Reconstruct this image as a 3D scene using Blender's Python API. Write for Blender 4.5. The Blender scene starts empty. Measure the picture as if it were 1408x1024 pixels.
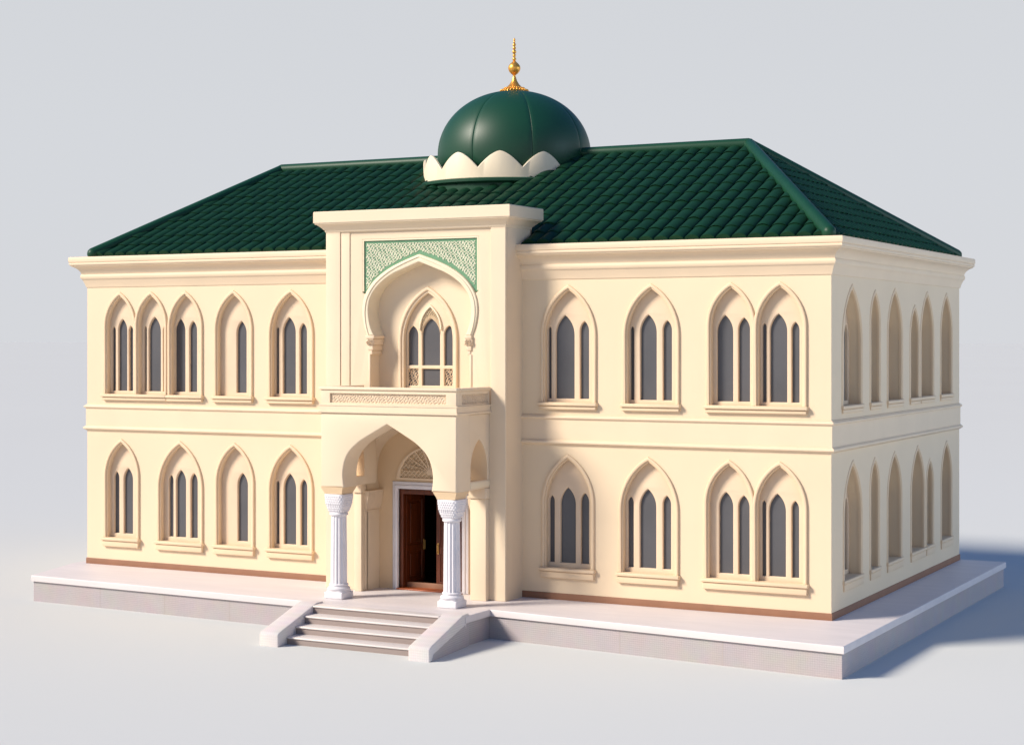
import bpy, bmesh, math, random
from mathutils import Vector
from mathutils.geometry import tessellate_polygon
random.seed(7)
PI = math.pi
scene = bpy.context.scene
COL = scene.collection
# x runs along the front wall (right end of the wall = 0), y goes back into the building, z = 0 is the top of the plinth
XL, YB, GZ = -20.067, 11.3, -0.65


# ------------------------------------------------------------------ materials
def new_mat(name):
    m = bpy.data.materials.new(name); m.use_nodes = True
    nt = m.node_tree
    return m, nt, nt.nodes['Principled BSDF']


def mat(name, col, rough=0.6, var=0.05, vscale=1.2, bump=0.0, bscale=40.0, spec=0.3, metal=0.0, coat=0.0, stretch=None):
    m, nt, b = new_mat(name)
    N, Lk = nt.nodes, nt.links
    b.inputs['Roughness'].default_value = rough
    b.inputs['Specular IOR Level'].default_value = spec
    b.inputs['Metallic'].default_value = metal
    b.inputs['Coat Weight'].default_value = coat
    tc = N.new('ShaderNodeTexCoord')
    src = tc.outputs['Object']
    if stretch:
        mp = N.new('ShaderNodeMapping'); mp.inputs['Scale'].default_value = stretch
        Lk.new(src, mp.inputs['Vector']); src = mp.outputs['Vector']
    n = N.new('ShaderNodeTexNoise'); n.inputs['Scale'].default_value = vscale; n.inputs['Detail'].default_value = 5
    Lk.new(src, n.inputs['Vector'])
    r = N.new('ShaderNodeValToRGB')
    r.color_ramp.elements[0].position = 0.3; r.color_ramp.elements[1].position = 0.7
    r.color_ramp.elements[0].color = tuple(c * (1 - var) for c in col) + (1,)
    r.color_ramp.elements[1].color = tuple(min(1, c * (1 + var)) for c in col) + (1,)
    Lk.new(n.outputs['Fac'], r.inputs['Fac']); Lk.new(r.outputs['Color'], b.inputs['Base Color'])
    if bump:
        n2 = N.new('ShaderNodeTexNoise'); n2.inputs['Scale'].default_value = bscale; n2.inputs['Detail'].default_value = 4
        Lk.new(src, n2.inputs['Vector'])
        bp = N.new('ShaderNodeBump'); bp.inputs['Strength'].default_value = bump; bp.inputs['Distance'].default_value = 0.02
        Lk.new(n2.outputs['Fac'], bp.inputs['Height']); Lk.new(bp.outputs['Normal'], b.inputs['Normal'])
    return m


def weave_mat(name, col, k, rough=0.7, depth=0.15, dark=0.88, axes=((1, 1, 1), (1, 1, -1)), joint=0):
    """small diagonal weave pressed into the stone"""
    m, nt, b = new_mat(name)
    N, Lk = nt.nodes, nt.links
    b.inputs['Roughness'].default_value = rough; b.inputs['Specular IOR Level'].default_value = 0.25
    tc = N.new('ShaderNodeTexCoord')
    outs = []
    for a in axes:
        d = N.new('ShaderNodeVectorMath'); d.operation = 'DOT_PRODUCT'; d.inputs[1].default_value = a
        Lk.new(tc.outputs['Object'], d.inputs[0])
        s = N.new('ShaderNodeMath'); s.operation = 'MULTIPLY'; s.inputs[1].default_value = k
        Lk.new(d.outputs['Value'], s.inputs[0])
        q = N.new('ShaderNodeMath'); q.operation = 'SINE'; Lk.new(s.outputs[0], q.inputs[0]); outs.append(q)
    p = N.new('ShaderNodeMath'); p.operation = 'MULTIPLY'
    Lk.new(outs[0].outputs[0], p.inputs[0]); Lk.new(outs[1].outputs[0], p.inputs[1])
    mr = N.new('ShaderNodeMapRange'); mr.inputs['From Min'].default_value = -0.6; mr.inputs['From Max'].default_value = 0.6
    Lk.new(p.outputs[0], mr.inputs['Value'])
    n = N.new('ShaderNodeTexNoise'); n.inputs['Scale'].default_value = 2.2; n.inputs['Detail'].default_value = 6
    Lk.new(tc.outputs['Object'], n.inputs['Vector'])
    mx = N.new('ShaderNodeMix'); mx.data_type = 'RGBA'
    mx.inputs['A'].default_value = tuple(c * dark for c in col) + (1,); mx.inputs['B'].default_value = tuple(col) + (1,)
    Lk.new(mr.outputs['Result'], mx.inputs['Factor'])
    m2 = N.new('ShaderNodeMix'); m2.data_type = 'RGBA'; m2.blend_type = 'MULTIPLY'; m2.inputs['Factor'].default_value = 0.18
    Lk.new(mx.outputs['Result'], m2.inputs['A']); Lk.new(n.outputs['Color'], m2.inputs['B'])
    Lk.new(m2.outputs['Result'], b.inputs['Base Color'])
    bp = N.new('ShaderNodeBump'); bp.inputs['Strength'].default_value = depth; bp.inputs['Distance'].default_value = 0.02
    Lk.new(mr.outputs['Result'], bp.inputs['Height']); Lk.new(bp.outputs['Normal'], b.inputs['Normal'])
    return m


M_WALL = mat('cream_plaster', (0.75, 0.602, 0.422), 0.62, 0.025, 0.5, 0.05, 55)
M_TRIM = mat('cream_trim', (0.76, 0.605, 0.43), 0.55, 0.025, 1.0, 0.04, 60)
M_FRAME = mat('golden_cream_moulding', (0.74, 0.57, 0.385), 0.55, 0.025, 1.0, 0.04, 60)
M_INNER = mat('bounce_tinted_plaster', (0.72, 0.54, 0.345), 0.6, 0.03, 0.8, 0.05, 55)  # portal plaster made more tan: warm bounced light put into the colour
M_PORTAL = mat('pale_cream_stone', (0.745, 0.61, 0.445), 0.6, 0.025, 0.7, 0.05, 55)
M_IVORY = mat('ivory_stucco', (0.78, 0.675, 0.50), 0.5, 0.02, 1.0)
M_TRAC = mat('warm_tracery', (0.72, 0.56, 0.40), 0.58, 0.03, 1.5, 0.04, 60)
M_LATT = mat('carved_cream', (0.74, 0.595, 0.435), 0.6, 0.04, 6.0, 0.1, 60)
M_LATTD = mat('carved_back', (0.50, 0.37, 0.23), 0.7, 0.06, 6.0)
M_GLASS = mat('grey_glass', (0.088, 0.088, 0.096), 0.32, 0.12, 0.8, spec=0.5)
M_RED = mat('terracotta_skirting', (0.26, 0.125, 0.072), 0.6, 0.08, 2.0, 0.1, 30)
M_ROOF = mat('green_glazed_tile', (0.0055, 0.037, 0.0165), 0.55, 0.16, 3.0, 0.08, 30, spec=0.14)
M_CAP = mat('green_ridge_tile', (0.0075, 0.052, 0.026), 0.45, 0.08, 2.0, 0.03, 30, spec=0.25)
M_DOME = mat('green_dome_enamel', (0.006, 0.052, 0.026), 0.45, 0.05, 0.8, spec=0.4)
M_GOLD = mat('gold', (0.85, 0.42, 0.08), 0.36, 0.1, 9.0, 0.2, 40, metal=0.75)
M_BRASS = mat('brass', (0.62, 0.38, 0.13), 0.35, 0.05, metal=0.9)
M_GREEN = mat('spandrel_green', (0.14, 0.29, 0.17), 0.55, 0.08, 3.0)
M_LACE = mat('spandrel_lace', (0.70, 0.69, 0.53), 0.6, 0.05, 3.0)
M_WHITE = mat('white_marble', (0.73, 0.71, 0.74), 0.42, 0.04, 3.0, 0.03, 60, spec=0.4)
M_CARVE = weave_mat('carved_marble', (0.72, 0.70, 0.73), 46.0, 0.5, 0.9, 0.78)
M_WOOD = mat('red_brown_wood', (0.105, 0.022, 0.006), 0.38, 0.35, 2.0, 0.06, 20, spec=0.45, stretch=(14, 14, 1.0))
M_WOOD2 = mat('threshold_wood', (0.30, 0.07, 0.02), 0.4, 0.25, 2.0, 0.06, 20, spec=0.4, stretch=(1.0, 14, 14))
M_STONE = weave_mat('textured_plinth_stone', (0.465, 0.418, 0.422), 72.0, 0.75, 0.22, 0.93)
M_COPE = mat('pale_coping_stone', (0.645, 0.595, 0.59), 0.5, 0.045, 0.9, 0.12, 45, spec=0.3, stretch=(0.55, 3.0, 3.0))
M_CHEEK = weave_mat('pale_cheek_stone', (0.72, 0.665, 0.655), 60.0, 0.6, 0.2, 0.94)
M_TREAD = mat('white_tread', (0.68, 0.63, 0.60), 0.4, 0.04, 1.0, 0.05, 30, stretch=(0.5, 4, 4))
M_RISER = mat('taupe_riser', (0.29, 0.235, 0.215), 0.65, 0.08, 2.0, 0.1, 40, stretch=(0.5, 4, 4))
M_GROUND = mat('pale_grey_ground', (0.606, 0.619, 0.600), 0.9, 0.008, 0.02, spec=0.0)
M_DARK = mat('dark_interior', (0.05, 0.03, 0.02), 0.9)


# ------------------------------------------------------------------ mesh helpers
class MB:
    def __init__(self): self.v = []; self.f = []
    def add(self, vs, fs):
        o = len(self.v); self.v += [tuple(p) for p in vs]; self.f += [tuple(i + o for i in q) for q in fs]
        return self
    def box(self, x0, x1, y0, y1, z0, z1, b=0.0):
        if b <= 0:
            vs = [(x, y, z) for z in (z0, z1) for y in (y0, y1) for x in (x0, x1)]
            return self.add(vs, [(0, 2, 3, 1), (4, 5, 7, 6), (0, 1, 5, 4), (2, 6, 7, 3), (0, 4, 6, 2), (1, 3, 7, 5)])
        bm = bmesh.new(); bmesh.ops.create_cube(bm, size=1)
        for v in bm.verts:
            v.co = ((x0 + x1) / 2 + v.co.x * (x1 - x0), (y0 + y1) / 2 + v.co.y * (y1 - y0), (z0 + z1) / 2 + v.co.z * (z1 - z0))
        bmesh.ops.bevel(bm, geom=bm.edges[:], offset=b, segments=3, affect='EDGES', profile=0.5)
        bm.verts.index_update()
        self.add([v.co[:] for v in bm.verts], [[v.index for v in f.verts] for f in bm.faces]); bm.free()
        return self
    def build(self, name, material, parent=None, ang=38):
        me = bpy.data.meshes.new(name)
        me.from_pydata(self.v, [], self.f)
        bm = bmesh.new(); bm.from_mesh(me)
        bmesh.ops.remove_doubles(bm, verts=bm.verts[:], dist=1e-5)
        bmesh.ops.recalc_face_normals(bm, faces=bm.faces[:])
        bm.to_mesh(me); bm.free()
        me.polygons.foreach_set('use_smooth', [True] * len(me.polygons))
        me.set_sharp_from_angle(angle=math.radians(ang))
        me.materials.append(material)
        o = bpy.data.objects.new(name, me); COL.objects.link(o)
        if parent: o.parent = parent
        return o


def area2(l): return sum(l[i][0] * l[(i + 1) % len(l)][1] - l[(i + 1) % len(l)][0] * l[i][1] for i in range(len(l)))
def clean(l):
    r = []
    for p in l:
        if not r or (abs(p[0] - r[-1][0]) + abs(p[1] - r[-1][1])) > 1e-5: r.append(p)
    if (abs(r[0][0] - r[-1][0]) + abs(r[0][1] - r[-1][1])) < 1e-5: r.pop()
    return r
def ccw(l, want=True):
    l = clean(l); return l if (area2(l) > 0) == want else l[::-1]
def inset(l, b):
    n = len(l); out = []
    for i in range(n):
        a, p, c = Vector(l[i - 1]), Vector(l[i]), Vector(l[(i + 1) % n])
        d1 = (p - a).normalized(); d2 = (c - p).normalized()
        n1 = Vector((-d1.y, d1.x)); n2 = Vector((-d2.y, d2.x))
        k = 1 + n1.dot(n2)
        m = (n1 + n2) / k if k > 0.25 else n1
        out.append(tuple(p + m * b))
    return out


FRONT = lambda u, w, d: (u, d, w)            # plane facing -y, d = y
RIGHT = lambda u, w, d: (-d, u, w)           # plane facing +x of the right wall, d = depth inwards


def plate(outer, holes, d0, d1, mp=FRONT, bevel=0.0, mb=None, back=True):
    """flat slab with openings; d0 is the visible face, edges of that face are chamfered"""
    mb = mb or MB()
    loops = [ccw(outer)] + [ccw(h, False) for h in holes]
    sgn = 1 if d1 > d0 else -1
    fr = [inset(l, bevel) for l in loops] if bevel else loops
    tri = tessellate_polygon([[Vector((p[0], p[1], 0)) for p in l] for l in fr])
    vs = [mp(p[0], p[1], d0) for l in fr for p in l]
    mb.add(vs, tri)
    if back:
        tri = tessellate_polygon([[Vector((p[0], p[1], 0)) for p in l] for l in loops])
        mb.add([mp(p[0], p[1], d1) for l in loops for p in l], tri)
    for l, q in zip(loops, fr):
        n = len(l)
        levels = [[mp(p[0], p[1], d0) for p in q]]
        if bevel:
            for t in (PI / 6, PI / 3):
                levels.append([mp(q[i][0] + (l[i][0] - q[i][0]) * math.sin(t), q[i][1] + (l[i][1] - q[i][1]) * math.sin(t),
                                  d0 + sgn * bevel * (1 - math.cos(t))) for i in range(n)])
            levels.append([mp(p[0], p[1], d0 + sgn * bevel) for p in l])
        levels.append([mp(p[0], p[1], d1) for p in l])
        for a, b in zip(levels, levels[1:]):
            mb.add(a + b, [(i, (i + 1) % n, n + (i + 1) % n, n + i) for i in range(n)])
    return mb


def rect(x0, x1, z0, z1): return [(x0, z0), (x1, z0), (x1, z1), (x0, z1)]


def gothic(x0, x1, zb, zs, za, n=14):
    """pointed opening: jambs up to zs, two-centred arch to the apex za"""
    w = (x1 - x0) / 2; h = za - zs; r = (w * w + h * h) / (2 * w); xc = (x0 + x1) / 2
    l = [(x0, zb), (x1, zb)]
    a1 = math.atan2(h, xc - (x1 - r))
    right = [(x1 - r + r * math.cos(a1 * i / n), zs + r * math.sin(a1 * i / n)) for i in range(n + 1)]
    return l + right + [(2 * xc - p[0], p[1]) for p in right[-2::-1]]


def gothic_in(x0, x1, zb, zs, za, m, n=14):
    """the same pointed opening with its edge moved inwards by m (concentric arcs)"""
    w = (x1 - x0) / 2; h = za - zs; r = (w * w + h * h) / (2 * w)
    return gothic(x0 + m, x1 - m, zb, zs, zs + math.sqrt(max((r - m) ** 2 - (r - w) ** 2, 1e-4)), n)


def spline(pts, n=6):
    out = []
    P = [pts[0]] + list(pts) + [pts[-1]]
    for i in range(1, len(P) - 2):
        p0, p1, p2, p3 = P[i - 1:i + 3]
        for k in range(n):
            t = k / n
            out.append(tuple(0.5 * ((2 * p1[j]) + (-p0[j] + p2[j]) * t + (2 * p0[j] - 5 * p1[j] + 4 * p2[j] - p3[j]) * t * t
                                    + (-p0[j] + 3 * p1[j] - 3 * p2[j] + p3[j]) * t ** 3) for j in range(2)))
    out.append(pts[-1])
    return out


def sweep_rect(x0, x1, y0, y1, prof, mb=None, cap=True):
    """moulding profile (offset, z) carried round a rectangle with mitred corners"""
    mb = mb or MB()
    rings = [[(x0 - o, y0 - o, z), (x1 + o, y0 - o, z), (x1 + o, y1 + o, z), (x0 - o, y1 + o, z)] for o, z in prof]
    vs = [p for r in rings for p in r]
    fs = [(4 * k + i, 4 * k + (i + 1) % 4, 4 * k + 4 + (i + 1) % 4, 4 * k + 4 + i) for k in range(len(rings) - 1) for i in range(4)]
    if cap: fs += [(3, 2, 1, 0), tuple(4 * (len(rings) - 1) + i for i in range(4))]
    return mb.add(vs, fs)


def lathe(prof, cx, cy, n=48, mb=None, a0=0.0, closed=True, rad=lambda a, r: r):
    mb = mb or MB()
    vs = [(cx + rad(a0 + 2 * PI * i / n, r) * math.cos(a0 + 2 * PI * i / n), cy + rad(a0 + 2 * PI * i / n, r) * math.sin(a0 + 2 * PI * i / n), z)
          for r, z in prof for i in range(n)]
    fs = [(k * n + i, k * n + (i + 1) % n, (k + 1) * n + (i + 1) % n, (k + 1) * n + i) for k in range(len(prof) - 1) for i in range(n)]
    if closed: fs += [tuple(range(n - 1, -1, -1)), tuple((len(prof) - 1) * n + i for i in range(n))]
    return mb.add(vs, fs)


def tube(a, b, r, n=14, mb=None, ends=True):
    mb = mb or MB()
    a, b = Vector(a), Vector(b); d = (b - a).normalized()
    u = d.cross(Vector((0, 0, 1))).normalized(); w = u.cross(d)
    st = []
    if ends: st += [(a - d * r * math.sin(t), r * math.cos(t)) for t in (PI / 2 - 0.05, PI / 3, PI / 6)]
    st += [(a, r), (b, r)]
    if ends: st += [(b + d * r * math.sin(t), r * math.cos(t)) for t in (PI / 6, PI / 3, PI / 2 - 0.05)]
    vs = [tuple(p + (u * math.cos(2 * PI * i / n) + w * math.sin(2 * PI * i / n)) * q) for p, q in st for i in range(n)]
    fs = [(k * n + i, k * n + (i + 1) % n, (k + 1) * n + (i + 1) % n, (k + 1) * n + i) for k in range(len(st) - 1) for i in range(n)]
    fs += [tuple(range(n - 1, -1, -1)), tuple((len(st) - 1) * n + i for i in range(n))]
    return mb.add(vs, fs)


def lattice(inside, bb, sp, wd, d0, d1, mp=FRONT, wob=0.25, step=None, mb=None):
    """carved interlace: two families of wavy diagonal ribbons, cut where inside(u, w) is false"""
    mb = mb or MB(); step = step or sp / 4
    u0, u1, w0, w1 = bb; H = w1 - w0
    for s in (1, -1):
        c = u0 - H - sp if s > 0 else u0 - sp
        c1 = u1 + sp if s > 0 else u1 + H + sp
        k = 0
        while c < c1:
            run = []
            t = 0.0
            segs = []
            while t <= H + 1e-6:
                off = wob * sp * math.sin((t + c) / sp * PI * 1.0 + k * 1.3) * (1 if k % 2 else -1)
                u = c + s * t + off; w = w0 + t
                if u0 <= u <= u1 and inside(u, w): run.append((u, w))
                else:
                    if len(run) > 1: segs.append(run)
                    run = []
                t += step
            if len(run) > 1: segs.append(run)
            lift = (d1 - d0) * 0.12 * (1 if s > 0 else 0)
            for r in segs:
                vs = []
                for (u, w) in r:
                    vs += [mp(u - wd * 0.7, w, d0 + (d1 - d0) * 0.55), mp(u, w, d0 + lift), mp(u + wd * 0.7, w, d0 + (d1 - d0) * 0.55), mp(u + wd * 0.7, w, d1), mp(u - wd * 0.7, w, d1)]
                fs = []
                for i in range(len(r) - 1):
                    for j in range(4):
                        fs.append((5 * i + j, 5 * i + j + 1, 5 * i + 6 + j, 5 * i + 5 + j))
                mb.add(vs, fs)
            c += sp; k += 1
    return mb


def empty(name, loc, label, cat):
    o = bpy.data.objects.new(name, None); COL.objects.link(o); o.location = loc; o.empty_display_size = 0.3
    o['label'] = label; o['category'] = cat
    return o


# ------------------------------------------------------------------ the building
B = empty('building', (0, 0, 0), 'two-storey cream building with green tiled hip roof, green dome and arched entrance porch', 'building')

# windows: (outer x0, outer x1, [lancets (x0, x1, apex)], flag) ------------------------------------
UP = dict(sill0=4.28, sill=4.44, spring=6.28, apex=7.08, bot=4.52)
LO = dict(sill0=0.49, sill=0.72, spring=2.45, apex=3.28, bot=0.82)
front_windows = [
    (UP, -19.50, -18.43, [(-19.36, -19.24, 6.2), (-19.15, -18.86, 6.38), (-18.80, -18.66, 6.2)]),
    (UP, -18.47, -17.42, [(-18.30, -18.22, 6.2), (-18.15, -17.76, 6.43), (-17.68, -17.54, 6.2)]),
    (UP, -17.40, -16.29, [(-17.30, -16.97, 6.39), (-16.84, -16.60, 6.32)]),
    (UP, -15.94, -14.75, [(-15.36, -15.06, 6.31)]),
    (UP, -14.29, -12.94, [(-14.17, -14.08, 6.17), (-13.96, -13.58, 6.40), (-13.46, -13.25, 6.25)]),
    (LO, -19.49, -18.32, [(-19.29, -19.12, 2.42), (-18.97, -18.67, 2.52)]),
    (LO, -17.74, -16.28, [(-17.50, -17.35, 2.40), (-17.26, -16.95, 2.53), (-16.80, -16.58, 2.46)]),
    (LO, -15.91, -14.70, [(-15.33, -15.02, 2.52)]),
    (LO, -14.29, -12.95, [(-14.17, -14.07, 2.38), (-13.93, -13.57, 2.56), (-13.43, -13.24, 2.43)]),
    (UP, -6.77, -5.38, [(-6.66, -6.58, 6.15), (-6.47, -6.00, 6.40), (-5.86, -5.64, 6.26)]),
    (UP, -4.74, -3.39, [(-4.63, -4.54, 6.15), (-4.39, -4.00, 6.40), (-3.85, -3.64, 6.27)]),
    (UP, -2.77, -1.655, [(-2.59, -2.22, 6.38), (-2.10, -1.84, 6.32)]),
    (UP, -1.70, -0.52, [(-1.56, -1.47, 6.2), (-1.39, -1.01, 6.40), (-0.91, -0.74, 6.22)]),
    (LO, -6.74, -5.43, [(-6.63, -6.50, 2.33), (-6.35, -5.97, 2.52), (-5.84, -5.64, 2.41)]),
    (LO, -4.84, -3.41, [(-4.69, -4.55, 2.38), (-4.40, -4.01, 2.56), (-3.85, -3.66, 2.43)]),
    (LO, -2.83, -1.675, [(-2.54, -2.22, 2.57), (-2.10, -1.85, 2.51)]),
    (LO, -1.72, -0.51, [(-1.57, -1.48, 2.43), (-1.41, -1.04, 2.58), (-0.91, -0.75, 2.44)]),
]
side_windows = [
    (UP, 0.73, 2.28, 7.06, 0.27), (UP, 2.84, 3.73, 6.98, 0.31), (UP, 4.25, 5.63, 7.06, 0.31), (UP, 6.24, 7.19, 6.70, 0.31),
    (UP, 7.23, 8.61, 7.05, 0.31), (UP, 9.22, 10.56, 7.06, 0.31),
    (LO, 0.82, 2.28, 3.26, 0.27), (LO, 2.83, 3.66, 3.22, 0.31), (LO, 4.24, 5.58, 3.26, 0.31), (LO, 6.32, 7.72, 3.28, 0.31),
    (LO, 7.78, 8.59, 2.9, 0.31), (LO, 9.28, 10.52, 3.25, 0.31),
]
MOULD = 0.105


def make_window(S, x0, x1, lan, mp, apex, depth, proud=0.05, sill=None):
    """moulded frame (the window itself) with sill, pierced tracery panel and panes as its children; returns the wall opening"""
    zb = S['sill']; zs = apex - 1.66 * (x1 - x0) / 2
    fr = MB()
    G = lambda m, dz=0.02: gothic_in(x0, x1, zb - dz, zs, apex, m)
    outer, mid, inner = G(0), G(0.075), G(MOULD)
    plate(outer, [mid], -proud, 0.05, mp, 0.024, fr, back=False)
    plate(G(0.07), [inner], -proud * 0.25, 0.07, mp, 0.016, fr, back=False)
    w = fr.build('window', M_FRAME, B)
    sl = MB()
    sx0, sx1 = sill or (x0, x1)
    a, b = sx0 - 0.7 * proud, sx1 + 0.7 * proud
    for (p0, p1, z0, z1, e) in () if sx1 <= sx0 else ((-proud * 2.5, depth - 0.01, zb - 0.075, zb, 0.0), (-proud * 1.7, 0.02, S['sill0'], zb - 0.08, 0.03)):
        plate(rect(a + e, b - e, z0, z1), [], p0, p1, mp, 0.02, sl)
    if sx1 > sx0: sl.build('sill', M_FRAME, w)
    wall_open = G(0.09, 0.06)
    hs = []
    for (l0, l1, la) in lan:
        h = min((l1 - l0) * 1.0, 0.45)
        hs.append(gothic(l0, l1, S['bot'], la - h, la, 8))
    full = G(0.05, 0.06)
    plate(full, hs, depth, depth + 0.1, mp, 0.022).build('tracery', M_TRAC, w)
    for (l0, l1, la) in lan:
        plate(gothic(l0 - 0.03, l1 + 0.03, S['bot'] - 0.03, la - min((l1 - l0) * 1.0, 0.45), la + 0.04, 8), [], depth + 0.07, depth + 0.1 - 0.004, mp).build('pane', M_GLASS, w)
        # slim inner rim standing on the sill of each light
    return wall_open


holes_f = []
for i, (S, a, b, l) in enumerate(front_windows):
    nxt = front_windows[i + 1] if i + 1 < len(front_windows) else None
    prv = front_windows[i - 1] if i else None
    sill = (a, nxt[2]) if nxt and nxt[0] is S and a < nxt[1] < b else ((0, 0) if prv and prv[0] is S and prv[1] < a < prv[2] else None)
    holes_f.append(make_window(S, a, b, l, FRONT, S['apex'], 0.14 if sill != (0, 0) else 0.143, 0.05 if sill != (0, 0) else 0.053, sill))
holes_r = []
for S, a, b, ap, dp in side_windows:
    w = b - a - 2 * MOULD; c = a + MOULD
    top = ap - 0.62
    if w > 0.9:
        lan = [(c + 0.06 * w, c + 0.26 * w, top - 0.25), (c + 0.36 * w, c + 0.64 * w, top), (c + 0.74 * w, c + 0.94 * w, top - 0.25)]
    else:
        lan = [(c + 0.1 * w, c + 0.44 * w, top), (c + 0.56 * w, c + 0.9 * w, top)]
    holes_r.append(make_window(S, a, b, lan, RIGHT, ap, dp, 0.022))

DOOR = (-10.39, -8.66, 2.36)     # door opening x0, x1, height
WT = 7.55
plate([(XL, 0), (DOOR[0], 0), (DOOR[0], DOOR[2]), (DOOR[1], DOOR[2]), (DOOR[1], 0), (0, 0), (0, WT), (XL, WT)], holes_f, 0.0, 0.3).build('wall', M_WALL, B)
plate(rect(0.302, YB, 0, WT), holes_r, 0.0, 0.5, RIGHT).build('wall', M_WALL, B)
MB().box(XL, XL + 0.3, 0.302, YB, 0, WT).build('wall', M_WALL, B)
MB().box(XL + 0.302, -0.502, YB - 0.3, YB, 0, WT).build('wall', M_WALL, B)
# a short return so that the front corner is solid
MB().box(-0.5, -0.0015, 0.05, 0.301, 0.002, WT - 0.002).build('corner_return', M_WALL, B)

sweep_rect(XL, 0, 0, YB, [(0.0, 0.0), (0.022, 0.0), (0.022, 0.135), (0.012, 0.15), (-0.05, 0.15)], cap=False).build('skirting', M_RED, B)
sweep_rect(XL, 0, 0, YB, [(-0.05, 3.47), (0.0, 3.475), (0.035, 3.49), (0.05, 3.51), (0.075, 3.525), (0.08, 3.55), (0.07, 3.572), (0.05, 3.58), (0.045, 3.592),
                          (0.025, 3.60), (0.025, 4.06), (0.045, 4.065), (0.062, 4.08), (0.068, 4.105), (0.058, 4.125), (0.035, 4.135),
                          (0.03, 4.15), (0.0, 4.165), (-0.05, 4.17)], cap=False).build('string_course', M_TRIM, B)
corn = [(-0.3, 7.195), (0.0, 7.2), (0.02, 7.215), (0.03, 7.25), (0.055, 7.33), (0.09, 7.41), (0.105, 7.42), (0.12, 7.45), (0.13, 7.49), (0.122, 7.53), (0.105, 7.55),
        (0.11, 7.565), (0.125, 7.61), (0.16, 7.665), (0.21, 7.71), (0.275, 7.745), (0.30, 7.755), (0.30, 7.775), (0.325, 7.785), (0.335, 7.81), (0.33, 7.84),
        (0.322, 7.848), (0.34, 7.86), (0.345, 7.875), (0.345, 7.965), (0.335, 7.99), (0.31, 8.0), (-0.3, 8.0)]
sweep_rect(XL, 0, 0, YB, corn, cap=False).build('cornice', M_TRIM, B, 30)

# ------------------------------------------------------------------ roof
E0, E1, F0, F1, EZ, RZ = XL + 0.24, -0.03, -0.06, YB - 0.2, 8.02, 10.63
RX0, RX1, RY = -17.86, -3.85, 5.65
roof = MB()


def slope(a, b, c, d, tw=0.36, courses=11, ns=9):
    """tiled roof slope: eave a-b, upper edge d-c; barrel rolls run up the slope, courses step across it"""
    a, b, c, d = map(Vector, (a, b, c, d))
    U = (b - a); L = U.length; U.normalize()
    up = (d - a) - U * (d - a).dot(U); S = up.length; V = up.normalized(); N = U.cross(V)
    if N.z < 0: N = -N
    dl = (d - a).dot(U); dr = L - (c - a).dot(U)
    nr = max(1, round(L / tw)); tw = L / nr
    us = []
    for k in range(nr):
        us += [(k + x) * tw for x in (0.0, 0.03, 0.09, 0.2, 0.35, 0.5, 0.65, 0.8, 0.91, 0.97)]
    us.append(L)
    cl = S / courses
    rows = []
    jit = {}
    for k in range(courses):
        for t in ((-0.001,) if k == 0 else ()) + (0.0, 0.03, 0.12, 0.4, 0.7, 0.999): rows.append((k, t))
    vs = []
    for k, t in rows:
        v = max(k + t, 0) * cl
        ul, ur = dl * v / S, L - dr * v / S
        for u in us:
            uc = min(max(u, ul), ur)
            r = int(min(uc / tw, nr - 1e-6)); x = uc / tw - r
            if (k, r) not in jit: jit[(k, r)] = (random.uniform(-0.006, 0.006), random.uniform(-0.02, 0.02))
            j = jit[(k, r)]
            arch = max(0.0, 1 - (2 * x - 1) ** 2) ** 0.55
            h = arch * 0.125 * (1.0 - 0.10 * t) + 0.016 * (1 - t) - (0.008 if t < 0.01 else 0) + j[0] * arch
            if t < 0: h = -0.12
            vv = v + (j[1] * cl - 0.06 * cl * arch) * (max(0.0, 1 - t / 0.4) if k > 0 else 0)
            p = a + U * uc + V * max(vv, 0) + N * (h - 0.03)
            vs.append(tuple(p))
    n = len(us)
    fs = [(i * n + j, i * n + j + 1, (i + 1) * n + j + 1, (i + 1) * n + j) for i in range(len(rows) - 1) for j in range(n - 1)]
    roof.add(vs, fs)


P = [(E0, F0, EZ), (E1, F0, EZ), (E1, F1, EZ), (E0, F1, EZ)]
T0, T1 = (RX0, RY, RZ), (RX1, RY, RZ)
slope(P[0], P[1], T1, T0)
slope(P[1], P[2], T1, T1)
slope(P[2], P[3], T0, T1)
slope(P[3], P[0], T0, T0)
me_roof = roof
bmv = MB(); bmv.v, bmv.f = roof.v, roof.f
me = bpy.data.meshes.new('roof'); me.from_pydata(roof.v, [], roof.f); me.materials.append(M_ROOF)
me.polygons.foreach_set('use_smooth', [True] * len(me.polygons)); me.set_sharp_from_angle(angle=math.radians(50))
R = bpy.data.objects.new('roof', me); COL.objects.link(R); R.parent = B
lift = lambda p, q: (p[0], p[1], p[2] + q)
for p, t in ((P[0], T0), (P[1], T1), (P[2], T1), (P[3], T0)):
    tube(lift(p, 0.07), lift(t, 0.04), 0.15).build('hip_cap', M_CAP, R, 60)
tube(lift(T0, 0.05), lift(T1, 0.05), 0.15).build('ridge_cap', M_CAP, R, 60)
MB().box(E0 + 0.05, E1 - 0.05, F0 + 0.05, F1 - 0.05, 7.9, EZ - 0.002).build('eave_board', M_ROOF, R)

# ------------------------------------------------------------------ dome
DX, DY, DZ, DR, DH = -10.40, 5.65, 10.72, 2.03, 1.70
seams = [math.radians(-107 + 45 * k + 12.7) for k in range(8)]


def dome_r(a, r):
    g = 0.0
    for s in seams:
        q = abs((a - s + PI) % (2 * PI) - PI) * max(r, 0.05)
        g = max(g, math.exp(-(q / 0.011) ** 2))
    return r - 0.016 * g * min(1, r / 0.3)


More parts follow.
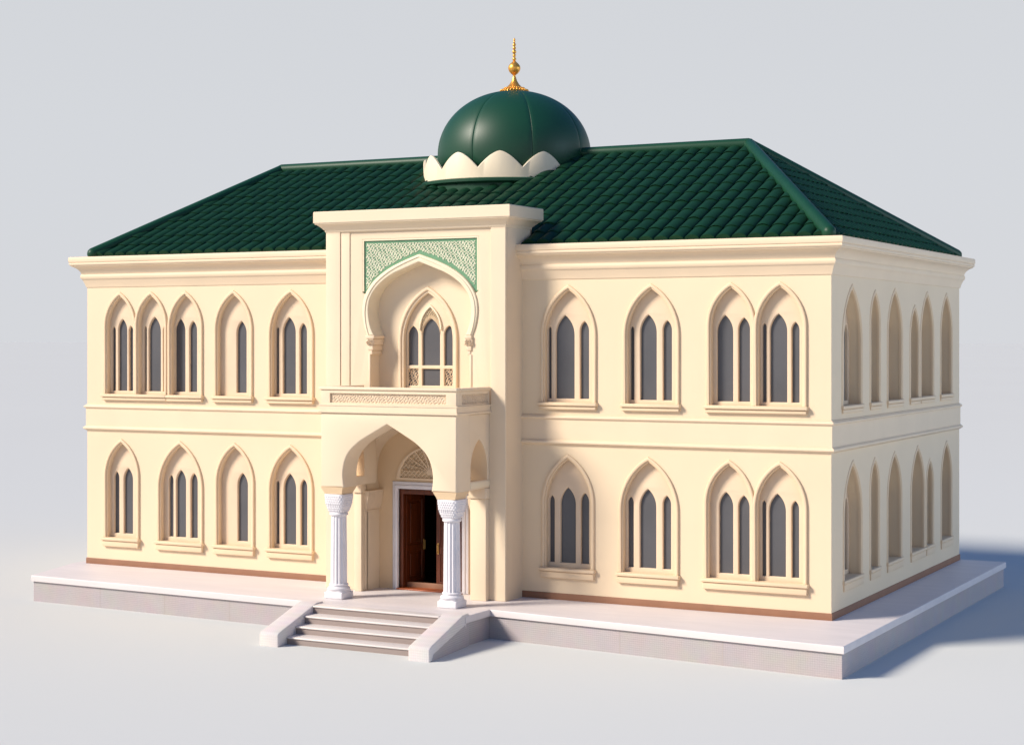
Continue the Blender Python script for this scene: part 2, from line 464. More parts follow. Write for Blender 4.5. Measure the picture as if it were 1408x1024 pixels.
angs = []
for k in range(8):
    s = seams[k]
    for f in (-0.012, -0.006, 0, 0.006, 0.012): angs.append(s + f)
    for j in range(1, 14): angs.append(s + 0.012 + (PI / 4 - 0.024) * j / 14)
angs.sort()
prof = []
for i in range(41):
    t = -0.35 + (PI / 2 + 0.35) * i / 40
    prof.append((DR * max(math.cos(t), 0.0) ** 0.96 if t < PI / 2 - 1e-6 else 0.0, DZ + DH * math.sin(t)))
n = len(angs)
dm = MB()
dm.add([(DX + dome_r(a, r) * math.cos(a), DY + dome_r(a, r) * math.sin(a), z) for r, z in prof for a in angs],
       [(k * n + i, k * n + (i + 1) % n, (k + 1) * n + (i + 1) % n, (k + 1) * n + i) for k in range(40) for i in range(n)])
DOME = dm.build('dome', M_DOME, B, 60)
# scalloped collar: ring of twelve pointed lobes
nl, per = 12, 16
co = MB(); vs = []
N0 = nl * per
a00 = math.radians(-62.4 - 4.5 - 15)
CXC = DX - 0.22
for i in range(N0):
    a = a00 + 2 * PI * i / N0
    x = (i % per) / per
    lobe = 1 - abs(2 * x - 1) ** 1.55
    zt = 10.22 + 0.41 * lobe
    for r, z in ((2.13, 9.91), (2.20, 9.91), (2.215, zt - 0.03), (2.20, zt), (2.15, zt), (2.13, zt - 0.03)):
        vs.append((CXC + r * math.cos(a), DY + r * math.sin(a), z))
co.add(vs, [(6 * i + j, 6 * ((i + 1) % N0) + j, 6 * ((i + 1) % N0) + (j + 1) % 6, 6 * i + (j + 1) % 6) for i in range(N0) for j in range(6)])
co.build('collar', M_IVORY, DOME, 35)
lathe([(2.0, 9.0), (2.23, 9.0), (2.23, 9.81), (2.29, 9.83), (2.33, 9.86), (2.33, 9.92), (2.29, 9.95), (2.0, 9.95)], CXC, DY, 72).build('collar_ledge', M_CAP, DOME)
fz = DZ + DH - 0.02
fin = [(0.36, 0.0), (0.36, 0.025), (0.30, 0.06), (0.21, 0.12), (0.13, 0.20), (0.075, 0.29), (0.045, 0.39), (0.035, 0.44), (0.05, 0.455), (0.09, 0.485), (0.135, 0.535),
       (0.16, 0.60), (0.165, 0.635), (0.15, 0.69), (0.11, 0.745), (0.06, 0.79), (0.035, 0.82)]
z = 0.82
for r in (0.052, 0.046, 0.055, 0.045, 0.046, 0.03, 0.03):
    for t in (-60, -30, 0, 30, 60): fin.append((max(r * math.cos(math.radians(t)), 0.018), z + r * (0.9 + math.sin(math.radians(t)))))
    z += r * 1.95
fin.append((0.004, z + 0.02))
FN = lathe([(r, fz + h) for r, h in fin], DX, DY, 32).build('finial', M_GOLD, DOME, 60)
sk = MB()
for i in range(28):
    a = 2 * PI * i / 28
    for (r, h, s) in ((0.355, 0.03, 0.034), (0.262, 0.09, 0.026)):
        cx, cy, cz = DX + r * math.cos(a + h), DY + r * math.sin(a + h), fz + h
        lathe([(0.002, cz - s), (s * 0.75, cz - s * 0.6), (s, cz), (s * 0.75, cz + s * 0.6), (0.002, cz + s)], cx, cy, 8, sk)
sk.build('finial_beading', M_GOLD, FN, 60)

# ------------------------------------------------------------------ portal
PX0, PX1, PY = -12.04, -7.24, -0.83
C = -9.50
# horseshoe outline of the niche arch (left half, from springing to apex), mirrored about C
o_half = spline([(-1.39, 5.94), (-1.475, 6.15), (-1.53, 6.42), (-1.525, 6.68), (-1.44, 6.94), (-1.22, 7.22), (-0.86, 7.47), (-0.45, 7.655), (0.0, 7.81)])
i_half = spline([(-1.22, 5.94), (-1.315, 6.15), (-1.37, 6.42), (-1.365, 6.66), (-1.28, 6.90), (-1.08, 7.13), (-0.77, 7.34), (-0.40, 7.49), (0.0, 7.635)])
sym = lambda h: [(C + x, z) for x, z in h] + [(C - x, z) for x, z in h[-2::-1]]
OUT, INN = sym(o_half), sym(i_half)
RT, RXL, RXR = 8.185, -11.05, -7.96
idx = next(i for i, p in enumerate(o_half) if p[1] > 6.92)
# entrance opening in the portal wall
e_half = spline([(-1.43, 2.33), (-1.48, 2.6), (-1.47, 2.95), (-1.36, 3.27), (-1.1, 3.55), (-0.7, 3.76), (0, 4.06)])
ENT = [(-10.93, 0), (-10.93, 2.33)] + [(C + x, z) for x, z in e_half] + [(C - x, z) for x, z in e_half[-2::-1]] + [(-8.07, 2.33), (-8.07, 0)]
# outer layer, standing a little proud of the recessed panel
plate([(PX0, 0)] + ENT + [(PX1, 0), (PX1, 8.5), (PX0, 8.5)], [rect(-11.64, -7.62, 4.3, 8.40)], PY, -0.74, FRONT, 0.015).build('portal', M_PORTAL, B)
PORT = [o for o in COL.objects if o.name == 'portal'][0]
plate(rect(-11.636, -11.39, 4.3, 8.396), [], PY + 0.025, -0.70, FRONT, 0.01).build('pilaster_strip', M_PORTAL, PORT)
JL, JR = C - 1.34, C + 1.34
hole = [(JL, 4.5), (JR, 4.5), (JR, 5.94)] + [(C - x, z) for x, z in o_half[:idx]] + [(RXR, 6.95), (RXR, RT), (RXL, RT), (RXL, 6.95)] + [(C + x, z) for x, z in o_half[:idx][::-1]] + [(JL, 5.94)]
ENT2 = [(x, z) for x, z in ENT]
plate([(PX0 + 0.008, 0)] + ENT2 + [(PX1 - 0.008, 0), (PX1 - 0.008, 8.49), (PX0 + 0.008, 8.49)], [hole], PY + 0.05, -0.2, FRONT, 0.012).build('portal_panel', M_PORTAL, PORT)
# body behind, up through the roof
bd = MB()
bd.box(PX0, PX0 + 0.3, -0.745, 0.45, 0, 8.5); bd.box(PX1 - 0.3, PX1, -0.745, 0.45, 0, 8.5); bd.box(PX0, PX1, 0.4, 0.46, 7.6, 8.49)
bd.build('portal_side', M_PORTAL, PORT)
# niche
plate(rect(-11.2, -7.8, 4.2, 8.2), [gothic_in(-10.30, -8.72, 4.70, 5.84, 7.08, 0.11)], -0.36, -0.22, FRONT).build('niche_wall', M_PORTAL, PORT)
band = [(C + x, z) for x, z in o_half] + [(C - x, z) for x, z in o_half[-2::-1]] + [(C - x, z) for x, z in i_half] + [(C + x, z) for x, z in i_half[-2::-1]]
plate(band, [], PY + 0.012, -0.36, FRONT, 0.02).build('arch_band', M_IVORY, PORT)
# thin inner rib on the band
o2 = [(x * 0.965, z - 0.035) for x, z in o_half]; i2 = [(x * 0.945, z - 0.065) for x, z in o_half]
plate([(C + x, z) for x, z in o2] + [(C - x, z) for x, z in o2[-2::-1]] + [(C - x, z) for x, z in i2] + [(C + x, z) for x, z in i2[-2::-1]], [], PY - 0.006, PY + 0.03, FRONT, 0.006).build('arch_rib', M_IVORY, PORT)
top_arc = [(C + x, z) for x, z in o_half[idx:]] + [(C - x, z) for x, z in o_half[idx:][-2::-1]]
sp_out = [(RXL, RT), (RXL, top_arc[0][1])] + top_arc + [(RXR, top_arc[-1][1]), (RXR, RT)]
SP = plate(sp_out, [], PY + 0.09, PY + 0.2, FRONT).build('spandrel_panel', M_GREEN, PORT)


def arc_z(u):
    x = -abs(u - C)
    for (x0, z0), (x1, z1) in zip(o_half, o_half[1:]):
        if z0 > 6.6 and x0 <= x <= x1: return z0 + (z1 - z0) * (x - x0) / max(x1 - x0, 1e-6)
    return 6.7
lattice(lambda u, w: w > arc_z(u) + 0.085 and w < RT - 0.085 and RXL + 0.09 < u < RXR - 0.09, (RXL + 0.05, RXR - 0.05, 6.9, RT - 0.03), 0.088, 0.023, PY + 0.074, PY + 0.091, FRONT, 0.22, 0.018).build('lace', M_LACE, SP)
# slender white fillet round the spandrel
fl = MB()
fl.box(RXL + 0.002, RXL + 0.034, PY + 0.055, PY + 0.092, 6.97, RT - 0.002); fl.box(RXR - 0.034, RXR - 0.002, PY + 0.055, PY + 0.092, 6.97, RT - 0.002)
fl.box(RXL + 0.036, RXR - 0.036, PY + 0.055, PY + 0.092, RT - 0.034, RT - 0.002)
fl.build('fillet', M_IVORY, SP)
# capitals under the horseshoe arch
for s in (-1, 1):
    c0 = C + s * 1.31
    k = MB()
    for (w, z0, z1, pr) in ((0.15 if s < 0 else 0.11, 5.87, 5.945, 0.07), (0.12, 5.72, 5.87, 0.055), (0.085, 5.60, 5.72, 0.035), (0.05, 5.50, 5.60, 0.02)):
        k.box(c0 - w * 0.8, c0 + w * 0.8, PY + 0.05 - pr, -0.37, z0, z1 - 0.002, 0.012)
    kk = k.build('capital', M_LATT, PORT)
    lattice(lambda u, w: True, (c0 - 0.09, c0 + 0.09, 5.73, 5.86), 0.06, 0.014, PY - 0.03, PY + 0.0, FRONT, 0.3, 0.015).build('carving', M_LATT, kk)
    MB().box(C + s * 1.35 - 0.03, C + s * 1.35 + 0.03, PY + 0.03, PY + 0.09, 4.5, 5.52, 0.012).build('colonnette', M_PORTAL, PORT)
# portal crown
sweep_rect(PX0, PX1, PY, 0.42, [(-0.2, 8.36), (0.0, 8.37), (0.015, 8.385), (0.02, 8.42), (0.05, 8.445), (0.07, 8.47), (0.10, 8.50), (0.155, 8.545), (0.19, 8.56), (0.195, 8.58),
                                (0.215, 8.592), (0.215, 8.835), (0.20, 8.855), (-0.3, 8.857)]).build('crown', M_PORTAL, PORT, 30)

# niche window
NWF = MB()
NG = lambda m: gothic_in(-10.30, -8.72, 4.62, 5.84, 7.08, m)
plate(NG(0), [NG(0.08)], -0.42, -0.30, FRONT, 0.024, NWF, back=False)
plate(NG(0.07), [NG(0.135)], -0.385, -0.29, FRONT, 0.016, NWF, back=False)
NW = NWF.build('window', M_TRIM, B)
lan = [(-10.12, -9.84, 6.17), (-9.735, -9.255, 6.34), (-9.145, -8.875, 6.17)]
hs = []
for l0, l1, la in lan:
    hs.append(gothic(l0, l1, 5.25, la - (l1 - l0) * 0.8, la, 8)); hs.append(rect(l0, l1, 4.78, 5.17))
def zarch(u, z_s, za, x0, x1):
    l = gothic(x0, x1, 0, z_s, za, 20)
    for (a, p), (b, q) in zip(l[2:], l[3:]):
        if min(a, b) <= u <= max(a, b) and abs(a - b) > 1e-6: return p + (q - p) * (u - a) / (b - a)
    return -1
hood = gothic(-9.77, -9.22, 6.0, 6.08, 6.60, 10)
low = gothic(-9.77, -9.22, 5.9, 5.96, 6.42, 10)
crescent = [p for p in hood[2:]] + [p for p in low[2:]][::-1]
plate(NG(0.06), hs, -0.27, -0.19, FRONT, 0.018).build('tracery', M_TRIM, NW)
for l0, l1, la in lan:
    plate(gothic(l0 - 0.02, l1 + 0.02, 5.23, la - (l1 - l0) * 0.8, la + 0.02, 8), [], -0.212, -0.2).build('pane', M_GLASS, NW)
plate(rect(-9.755, -9.235, 4.76, 5.19), [], -0.212, -0.2).build('pane', M_GLASS, NW)
for l0, l1 in ((-10.12, -9.84), (-9.145, -8.875)):
    k = plate(rect(l0 - 0.02, l1 + 0.02, 4.76, 5.19), [], -0.212, -0.2).build('pane', M_GLASS, NW)
    lattice(lambda u, w: True, (l0 - 0.01, l1 + 0.01, 4.77, 5.18), 0.085, 0.019, -0.235, -0.213, FRONT, 0.3, 0.02, k and MB()).build('lattice_panel', M_LATT, NW)
hl = MB()
lattice(lambda u, w: zarch(u, 5.98, 6.40, -9.77, -9.22) + 0.03 < w < zarch(u, 6.08, 6.60, -9.77, -9.22) - 0.02, (-9.77, -9.22, 6.0, 6.6), 0.07, 0.013, -0.295, -0.268, FRONT, 0.25, 0.012, hl)
plate(gothic(-9.80, -9.19, 6.02, 6.08, 6.66, 10)[2:] + gothic(-9.76, -9.23, 6.02, 6.08, 6.60, 10)[2:][::-1], [], -0.315, -0.265, FRONT, 0.008, hl)
hl.build('hood', M_IVORY, NW)
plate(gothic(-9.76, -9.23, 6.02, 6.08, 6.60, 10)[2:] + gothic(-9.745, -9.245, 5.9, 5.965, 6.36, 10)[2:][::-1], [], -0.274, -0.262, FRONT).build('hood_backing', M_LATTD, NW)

# ------------------------------------------------------------------ porch
QX0, QX1, QY = -11.15, -7.64, -2.36
QC = -9.40
q_half = spline([(-1.14, 2.53), (-1.155, 2.635), (-1.17, 2.83), (-1.145, 3.02), (-1.09, 3.19), (-0.99, 3.35), (-0.84, 3.49), (-0.68, 3.605), (-0.41, 3.755), (0.0, 3.975)], 6)
qarch = [(QC + x, z) for x, z in q_half] + [(QC - x, z) for x, z in q_half[-2::-1]]
PB = plate([(QX0, 2.53)] + qarch + [(QX1, 2.53), (QX1, 4.2), (QX0, 4.2)], [], QY, -1.78, FRONT, 0.025).build('porch', M_PORTAL, B)
SIDE_R = lambda u, w, d: (QX1 - d, u, w)
SIDE_L = lambda u, w, d: (QX0 + d, u, w)
for mp in (SIDE_R, SIDE_L):
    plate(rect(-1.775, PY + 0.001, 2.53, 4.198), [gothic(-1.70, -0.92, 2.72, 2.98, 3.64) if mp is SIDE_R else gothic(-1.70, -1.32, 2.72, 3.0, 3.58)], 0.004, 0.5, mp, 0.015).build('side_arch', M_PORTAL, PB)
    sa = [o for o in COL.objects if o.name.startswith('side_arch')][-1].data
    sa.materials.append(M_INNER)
    for p in sa.polygons: p.material_index = 1 if abs(p.normal.x) < 0.2 else 0  # opening reveals take the tan that imitates warm bounced light
    plate(rect(-1.72, PY - 0.004, 2.57, 2.70), [], -0.012, 0.3, mp, 0.012).build('ledge', M_IVORY, PB)
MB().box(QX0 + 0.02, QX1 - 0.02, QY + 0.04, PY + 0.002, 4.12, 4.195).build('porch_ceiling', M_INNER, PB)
# corbels on the columns
for cx in (QX0 + 0.29, QX1 - 0.29):
    k = MB(); rings = [(0.29, 2.529), (0.285, 2.50), (0.235, 2.395), (0.235, 2.372)]
    k.add([(cx + sx * h, -2.07 + sy * h, z) for h, z in rings for sx, sy in ((-1, -1), (1, -1), (1, 1), (-1, 1))],
          [(4 * j + i, 4 * j + (i + 1) % 4, 4 * j + 4 + (i + 1) % 4, 4 * j + 4 + i) for j in range(3) for i in range(4)] + [(0, 1, 2, 3), (12, 13, 14, 15)])
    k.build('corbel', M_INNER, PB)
# rear pilasters against the portal
for s, xa, xb in ((-1, QX0, -10.935), (1, -8.065, QX1)):
    rp = MB().box(xa + 0.01, xb - 0.01, -0.99, PY + 0.02, 0, 2.28, 0.012).build('rear_pilaster', M_PORTAL, PB)
    MB().box(xa - 0.015, xb + 0.012, -1.03, PY + 0.02, 2.285, 2.528, 0.02).build('pilaster_capital', M_PORTAL, PB)
# entrance jamb capitals
for s in (-1, 1):
    k = MB()
    xj = C + s * 1.43
    rings = [(0.12, 2.328), (0.12, 2.27), (0.105, 2.262), (0.10, 2.16), (0.06, 2.0), (0.03, 1.88), (0.045, 1.875), (0.045, 1.85), (0.01, 1.84)]
    k.add([(xj + s * 0.06 if i else xj - s * pr, y, z) for pr, z in rings for y, i in ((PY - pr * 0.5, 0), (-0.225, 0), (-0.225, 1), (PY - pr * 0.5, 1))],
          [(4 * q + i, 4 * q + (i + 1) % 4, 4 * q + 4 + (i + 1) % 4, 4 * q + 4 + i) for q in range(8) for i in range(4)] + [(0, 1, 2, 3), (32, 33, 34, 35)])
    k.build('jamb_capital', M_LATT, PORT)

# balcony parapet
PP = MB()
sweep_rect(QX0, QX1, QY, PY - 0.02, [(-0.3, 4.19), (0.0, 4.2), (0.035, 4.205), (0.045, 4.22), (0.045, 4.245), (0.02, 4.255), (0.02, 4.36), (0.035, 4.37), (0.035, 4.395), (0.012, 4.405), (-0.3, 4.41)], PP)
plate(rect(QX0, QX1, 4.40, 4.72), [rect(-10.91, -7.90, 4.435, 4.645)], QY, QY + 0.16, FRONT, 0.008, PP)
plate(rect(-2.19, PY - 0.002, 4.40, 4.72), [rect(-2.10, -0.87, 4.435, 4.645)], 0.0, 0.16, SIDE_R, 0.008, PP)
plate(rect(-2.19, PY - 0.002, 4.40, 4.72), [rect(-2.10, -0.87, 4.435, 4.645)], 0.0, 0.16, SIDE_L, 0.008, PP)
PAR = PP.build('parapet', M_PORTAL, B)
rl = MB()
rl.box(QX0 - 0.035, QX1 + 0.035, QY - 0.035, QY + 0.19, 4.722, 4.79, 0.02)
for xa, xb in ((QX0 - 0.034, QX0 + 0.19), (QX1 - 0.19, QX1 + 0.034)): rl.box(xa, xb, QY + 0.192, PY - 0.003, 4.722, 4.789, 0.02)
rl.build('parapet_rail', M_PORTAL, PAR)
for bb, mp in (((-10.91, -7.90, 4.435, 4.645), lambda u, w, d: (u, QY + d, w)), ((-2.10, -0.87, 4.435, 4.645), SIDE_R), ((-2.10, -0.87, 4.435, 4.645), SIDE_L)):
    k = plate(rect(*bb), [], 0.055, 0.1, mp)
    lattice(lambda u, w: True, bb, 0.085, 0.026, 0.037, 0.056, mp, 0.25, 0.019, k)
    k.build('lattice_panel', M_LATT, PAR)

# columns
for cx, cy in ((-10.87, -2.05), (-7.92, -2.05)):
    def flute(a, r):
        x = (a * 14 / (2 * PI)) % 1.0
        return r * (1 - 0.11 * max(0.0, math.sin(PI * min(1.0, max(0.0, (x - 0.18) / 0.64)))) ** 0.7) if x > 0.18 and x < 0.82 else r
    pr = [(0.192, 0.32), (0.188, 0.36)] + [(0.188 - 0.014 * t ** 1.5, 0.36 + 1.49 * t) for t in [i / 8 for i in range(9)]] + [(0.175, 1.87)]
    cl = lathe(pr, cx, cy, 14 * 16, rad=flute).build('column', M_WHITE, B, 50)
    bs = MB().box(cx - 0.24, cx + 0.24, cy - 0.24, cy + 0.24, 0.0, 0.155, 0.025)
    sq = lambda a, r: r / (abs(math.cos(a)) ** 5 + abs(math.sin(a)) ** 5) ** 0.2
    lathe([(0.225, 0.15), (0.228, 0.185)], cx, cy, 48, bs, rad=sq)
    lathe([(0.20, 0.16), (0.245, 0.185), (0.262, 0.215), (0.255, 0.245), (0.225, 0.265), (0.205, 0.272), (0.20, 0.285), (0.215, 0.295), (0.222, 0.31), (0.212, 0.327), (0.19, 0.335)], cx, cy, 48, bs)
    bs.build('column_base', M_WHITE, cl)
    cp = MB()
    lathe([(0.172, 1.865), (0.20, 1.875), (0.215, 1.90), (0.205, 1.93), (0.185, 1.945)], cx, cy, 48, cp)
    lathe([(0.175, 1.94), (0.20, 2.0), (0.225, 2.06), (0.232, 2.11)], cx, cy, 64, cp, rad=sq)
    lathe([(0.22, 2.105), (0.238, 2.115), (0.248, 2.14), (0.262, 2.30), (0.268, 2.345), (0.262, 2.362), (0.23, 2.37)], cx, cy, 64, cp, rad=sq)
    k = cp.build('capital', M_WHITE, cl, 50)
    # basket-work carving on the block of the capital: small beads in staggered rows
    bd = MB()
    for row in range(7):
        z = 1.992 + row * 0.053
        r0 = (0.195, 0.214, 0.232, 0.247, 0.252, 0.257, 0.262)[row]
        for i in range(32):
            a = 2 * PI * (i + 0.5 * (row % 2)) / 32
            r = sq(a, r0) - 0.005; s = 0.0185
            lathe([(0.002, z - 0.028), (s * 0.7, z - 0.016), (s, z), (s * 0.7, z + 0.016), (0.002, z + 0.028)], cx + r * math.cos(a), cy + r * math.sin(a), 6, bd)
    bd.build('carving', M_WHITE, k, 60)

# ------------------------------------------------------------------ doorway
BW = [(-11.0, 0), (DOOR[0], 0), (DOOR[0], DOOR[2]), (DOOR[1], DOOR[2]), (DOOR[1], 0), (-7.9, 0), (-7.9, 4.1), (-11.0, 4.1)]
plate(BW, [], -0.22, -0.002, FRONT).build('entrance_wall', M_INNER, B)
DF = MB()
x0, x1, h = DOOR
fo = lambda e, t: [(x0 - e, 0), (x0, 0), (x0, h), (x1, h), (x1, 0), (x1 + e, 0), (x1 + e, h + t), (x0 - e, h + t)]
plate(fo(0.155, 0.17), [], -0.27, -0.18, FRONT, 0.02, DF); plate(fo(0.085, 0.09), [], -0.30, -0.265, FRONT, 0.015, DF)
DFR = DF.build('door_frame', M_WHITE, B)
wf = [(x0 + 0.003, 0.02), (x0 + 0.1, 0.02), (x0 + 0.1, h - 0.13), (x1 - 0.1, h - 0.13), (x1 - 0.1, 0.02), (x1 - 0.003, 0.02), (x1 - 0.003, h - 0.003), (x0 + 0.003, h - 0.003)]
plate(wf, [], -0.20, 0.05, FRONT, 0.02).build('wood_frame', M_WOOD, DFR)
MB().box(x0 - 0.02, x1 + 0.02, -0.33, 0.35, 0.002, 0.035, 0.012).build('threshold', M_WOOD2, DFR)


def leaf(hx, ang, w, sgn):
    """panelled door leaf hinged at hx, turned inwards by ang; sgn is the way the leaf reaches from the hinge"""
    hgt0, hgt1 = 0.04, h - 0.14
    ca, sa = math.cos(ang), math.sin(ang)
    mp = lambda u, v, d: (hx + sgn * (u * ca) - sgn * sgn * 0 + (d * sa) * -sgn * -1 * 0 + (-sa * d if sgn > 0 else sa * d), -0.06 + u * sa + d * ca, v)
    m = MB()
    panels = [rect(0.12, w - 0.12, 0.2, 0.85), rect(0.12, w - 0.12, 1.0, h - 0.32)]
    plate(rect(0, w, hgt0, hgt1), panels, 0.0, 0.06, mp, 0.012, m)
    o = m.build('door', M_WOOD, B)
    p = MB()
    for q in panels:
        plate(rect(q[0][0] - 0.01, q[1][0] + 0.01, q[0][1] - 0.01, q[2][1] + 0.01), [], 0.022, 0.045, mp, 0.0, p)
        plate(rect(q[0][0] + 0.06, q[1][0] - 0.06, q[0][1] + 0.06, q[2][1] - 0.06), [], 0.008, 0.03, mp, 0.012, p)
    p.build('door_panel', M_WOOD, o)
    hd = MB()
    plate(rect(w - 0.068, w - 0.050, 0.86, 1.08), [], -0.05, -0.03, mp, 0.006, hd)
    for zz in (0.88, 1.04): plate(rect(w - 0.066, w - 0.052, zz, zz + 0.025), [], -0.031, 0.002, mp, 0.0, hd)
    plate(rect(w - 0.076, w - 0.042, 0.84, 1.10), [], -0.008, 0.002, mp, 0.003, hd)
    hd.build('handle', M_BRASS, o)


leaf(x0 + 0.105, math.radians(84), 0.74, 1)
leaf(x1 - 0.105, math.radians(6), 0.76, -1)
# tympanum over the door
ln = 20
half = lambda a, b, z0: [(C + a * math.cos(PI * i / ln), z0 + b * math.sin(PI * i / ln)) for i in range(ln + 1)]
LU = plate(half(0.94, 0.80, 2.575), [half(0.84, 0.70, 2.62)], -0.275, -0.2, FRONT, 0.015).build('tympanum', M_TRIM, B)
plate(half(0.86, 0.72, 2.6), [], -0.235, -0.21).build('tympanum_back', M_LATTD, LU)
fan = MB()
for i in range(1, 12):           # curved ribs spreading like a palmette from the foot
    a = PI * i / 12
    pts = []
    for k in range(13):
        t = 0.12 + 0.88 * k / 12
        aa = a + (PI / 2 - a) * (1 - t) ** 2 * 0.9
        pts.append((C + 0.84 * t * math.cos(aa), 2.62 + 0.71 * t * math.sin(aa)))
    vs = []
    for (u, w) in pts: vs += [(u - 0.022, -0.236 - 0.0004 * i, w), (u - 0.016, -0.258 - 0.0016 * i, w), (u + 0.016, -0.258 - 0.0016 * i, w), (u + 0.022, -0.236 - 0.0004 * i, w)]
    fan.add(vs, [(4 * k + j, 4 * k + j + 1, 4 * k + 5 + j, 4 * k + 4 + j) for k in range(12) for j in range(3)])
lattice(lambda u, w: ((u - C) / 0.84) ** 2 + ((w - 2.62) / 0.7) ** 2 < 1, (C - 0.86, C + 0.86, 2.62, 3.32), 0.115, 0.018, -0.25, -0.235, FRONT, 0.05, 0.02, fan)
fan.build('lattice', M_LATT, LU)
# dark hall behind the open door
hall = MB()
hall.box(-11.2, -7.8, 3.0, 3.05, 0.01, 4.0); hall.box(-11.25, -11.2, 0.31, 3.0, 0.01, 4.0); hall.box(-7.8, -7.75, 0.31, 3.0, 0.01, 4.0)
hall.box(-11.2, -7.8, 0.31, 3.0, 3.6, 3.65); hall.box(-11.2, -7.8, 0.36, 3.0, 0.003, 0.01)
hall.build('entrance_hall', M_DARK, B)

# ------------------------------------------------------------------ plinth
PL = empty('plinth', (-9.5, 4.0, GZ), 'low pale stone plinth with textured sides and smooth coping under the building', 'plinth')
plan = [(-19.75, -2.42), (-11.26, -2.78), (-11.26, -3.04), (-7.03, -3.04), (-7.03, -1.93), (1.12, -2.82), (1.20, 11.42), (-20.45, 11.42), (-20.45, -0.2)]
UPM = lambda u, w, d: (u, w, -d)


def par(o, p): o.parent = p; o.matrix_parent_inverse = p.matrix_world.inverted(); return o
bpy.context.view_layer.update()
hl_ = []
par(plate(plan, [], 0.0, 0.15, UPM, 0.03).build('coping', M_COPE, None), PL)
base = inset(ccw(plan), 0.055)
bb = MB()
plate(base, [], 0.148, -GZ + 0.02, UPM, 0.0, bb)
FACE = par(bb.build('plinth_face', M_STONE, None), PL)
jt = MB()                          # upright joints between the facing slabs
def joint_on(p, q, ts):
    p, q = Vector(p), Vector(q); d = (q - p).normalized(); nrm = Vector((d.y, -d.x))
    for t in ts:
        c = p + (q - p) * t
        a = c - d * 0.008; b = c + d * 0.008
        jt.add([(*(a + nrm * 0.0015), GZ), (*(b + nrm * 0.0015), GZ), (*(b + nrm * 0.0015), -0.152), (*(a + nrm * 0.0015), -0.152)], [(0, 1, 2, 3)])
bl = base
i0 = min(range(len(bl)), key=lambda i: (Vector(bl[i]) - Vector((-19.75, -2.42))).length)
pts = [bl[(i0 + k) % len(bl)] for k in range(len(bl))]
joint_on(pts[0], pts[1], (0.26, 0.50, 0.73))
joint_on(pts[4], pts[5], (0.40, 0.69))
joint_on(pts[5], pts[6], (0.16, 0.37, 0.72))
bm = bmesh.new(); bm.from_mesh(FACE.data)
FACE.data.materials.append(mat('dark_joint', (0.40, 0.35, 0.33), 0.8))
for q in jt.f:
    f = bm.faces.new([bm.verts.new(jt.v[i]) for i in q]); f.material_index = 1
bm.to_mesh(FACE.data); bm.free()

# ------------------------------------------------------------------ entrance steps
ST = empty('entrance_steps', (-9.1, -4.0, GZ), 'short flight of pale stone steps with sloping side walls at the porch', 'steps')
bpy.context.view_layer.update()
SX0, SX1 = -10.76, -7.55
ny = [-3.33, -3.73, -4.13, -4.53]
SHEAR = 0.12                        # the flight splays slightly to the right as it comes forward
def splay(o):
    for v in o.data.vertices: v.co.x += SHEAR * max(0.0, -3.0 - v.co.y)
    return o
rise = -GZ / 4
for i, y in enumerate(ny):
    zt = -rise * i
    if i == 0: zt = 0.004
    yb = -3.058 if i else -2.99
    back = (ny[i - 1] + 0.06) if i else -3.02
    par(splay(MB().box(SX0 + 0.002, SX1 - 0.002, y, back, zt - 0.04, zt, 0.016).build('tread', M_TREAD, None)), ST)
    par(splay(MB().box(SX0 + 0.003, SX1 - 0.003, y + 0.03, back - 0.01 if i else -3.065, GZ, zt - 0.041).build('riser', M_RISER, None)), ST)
CH = lambda x0_: (lambda u, w, d: (x0_ + d, u, w))
prof = [(-2.85, 0.035), (-3.10, 0.035), (-3.20, 0.018), (-4.76, -0.335), (-4.85, -0.36), (-4.90, -0.395), (-4.90, GZ), (-2.85, GZ)]
panel = [(-2.86, -0.16), (-3.02, -0.16), (-3.1, -0.175), (-4.70, -0.52), (-4.78, GZ + 0.001), (-2.86, GZ + 0.001)]
for a, b in ((-11.24, SX0), (SX1, -7.05)):
    m = MB()
    p = ccw(prof)
    # both faces chamfered: two half-width slabs back to back
    mid = (a + b) / 2
    plate(p, [], 0.0, mid - a, lambda u, w, d: (a + d, u, w), 0.022, m, back=False)
    plate(p, [], 0.0, b - mid, lambda u, w, d: (b - d, u, w), 0.022, m, back=False)
    ck = par(splay(m.build('side_wall', M_CHEEK, None)), ST)
    for mp in (lambda u, w, d: (a - 0.004 + d, u, w), lambda u, w, d: (b + 0.004 - d, u, w)):
        if (mp(0, 0, 0)[0] < -9) == (a < -9) and ((mp(0, 0, 0)[0] < a) == (a < -9)):
            par(splay(plate(panel, [], 0.0, 0.03, mp, 0.0).build('side_panel', M_STONE, None)), ck)

# ------------------------------------------------------------------ ground
g = MB().add([(-2500, -2500, GZ), (2500, -2500, GZ), (2500, 2500, GZ), (-2500, 2500, GZ)], [(0, 1, 2, 3)]).build('ground', M_GROUND)
g['kind'] = 'structure'

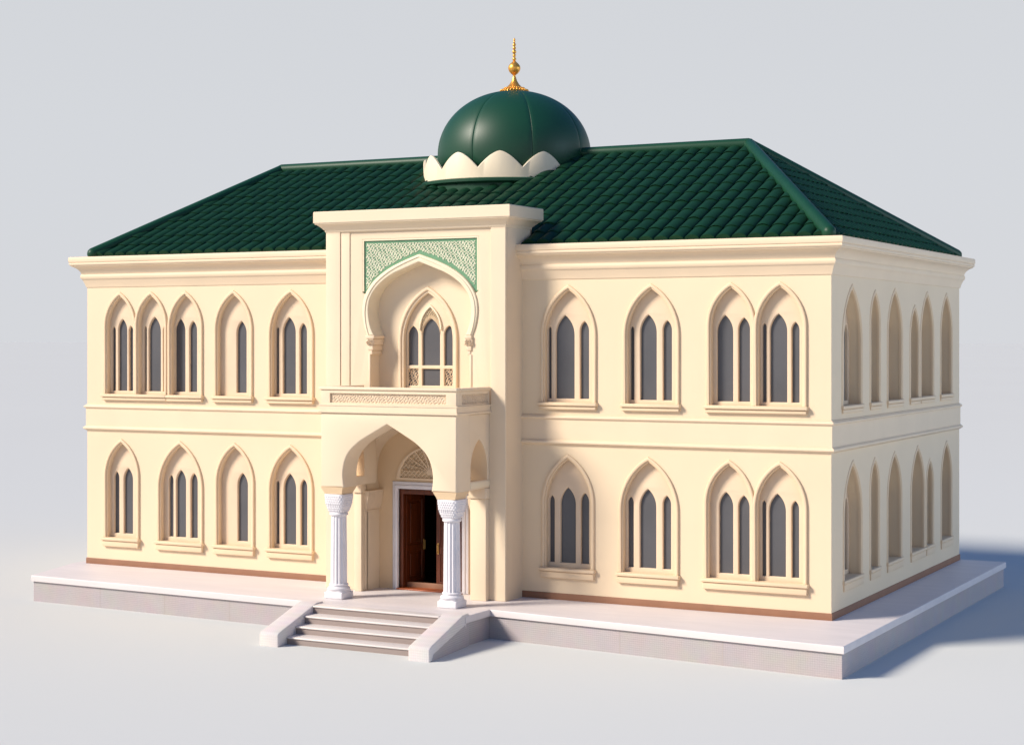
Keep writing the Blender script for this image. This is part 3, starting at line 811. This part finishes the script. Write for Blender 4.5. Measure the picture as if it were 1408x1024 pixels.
# ------------------------------------------------------------------ light
W = bpy.data.worlds.new('World'); scene.world = W; W.use_nodes = True
nt = W.node_tree; N, Lk = nt.nodes, nt.links
bg = N['Background']
tc = N.new('ShaderNodeTexCoord'); sx = N.new('ShaderNodeSeparateXYZ'); Lk.new(tc.outputs['Generated'], sx.inputs[0])
mr = N.new('ShaderNodeMapRange'); mr.inputs['From Min'].default_value = 0.0; mr.inputs['From Max'].default_value = 1.0
Lk.new(sx.outputs['Z'], mr.inputs['Value'])
cr = N.new('ShaderNodeValToRGB'); cr.color_ramp.interpolation = 'EASE'
e = cr.color_ramp.elements
e[0].position = 0.0; e[0].color = (0.672, 0.685, 0.718, 1)
e[1].position = 1.0; e[1].color = (0.025, 0.10, 0.33, 1)
for p, c in ((0.10, (0.667, 0.687, 0.722)), (0.20, (0.655, 0.675, 0.71)), (0.36, (0.07, 0.17, 0.40))):
    q = e.new(p); q.color = c + (1,)
Lk.new(mr.outputs['Result'], cr.inputs['Fac']); Lk.new(cr.outputs['Color'], bg.inputs['Color']); bg.inputs['Strength'].default_value = 1.0


def area(name, pos, target, size, watt, col):
    l = bpy.data.lights.new(name, 'AREA'); l.shape = 'DISK'; l.size = size; l.energy = watt; l.color = col
    o = bpy.data.objects.new(name, l); COL.objects.link(o); o.location = pos
    o.rotation_euler = (Vector(target) - Vector(pos)).to_track_quat('-Z', 'Y').to_euler()
    return o


el, az = math.radians(34.5), math.radians(45)
d = Vector((math.cos(el) * math.cos(az), math.cos(el) * math.sin(az), -math.sin(el)))
kl = bpy.data.lights.new('key_lamp', 'SUN'); kl.energy = 5.6; kl.angle = math.radians(16); kl.color = (1.0, 0.905, 0.785)
ko = bpy.data.objects.new('key_lamp', kl); COL.objects.link(ko); ko.location = -d * 60; ko.rotation_euler = d.to_track_quat('-Z', 'Y').to_euler()
area('fill_lamp', (62, 22, 9), (0, 6, 4), 40, 1.25 * PI * 62 * 62, (0.58, 0.77, 1.0))

# ------------------------------------------------------------------ camera
cam = bpy.data.cameras.new('camera'); co_ = bpy.data.objects.new('camera', cam); COL.objects.link(co_)
cam.sensor_width = 36; cam.lens = 2389 / 1408 * 36; cam.clip_end = 6000; cam.clip_start = 0.1
cam.shift_y = -46 / 1408
co_.location = (10.901, -35.155, 5.864)
co_.rotation_euler = (PI / 2, 0, math.atan2(0.464, 0.886))
scene.camera = co_
vs_ = scene.view_settings
vs_.view_transform = 'Standard'; vs_.look = 'None'; vs_.exposure = 0; vs_.gamma = 1; vs_.use_curve_mapping = False
scene.cycles.max_bounces = 8
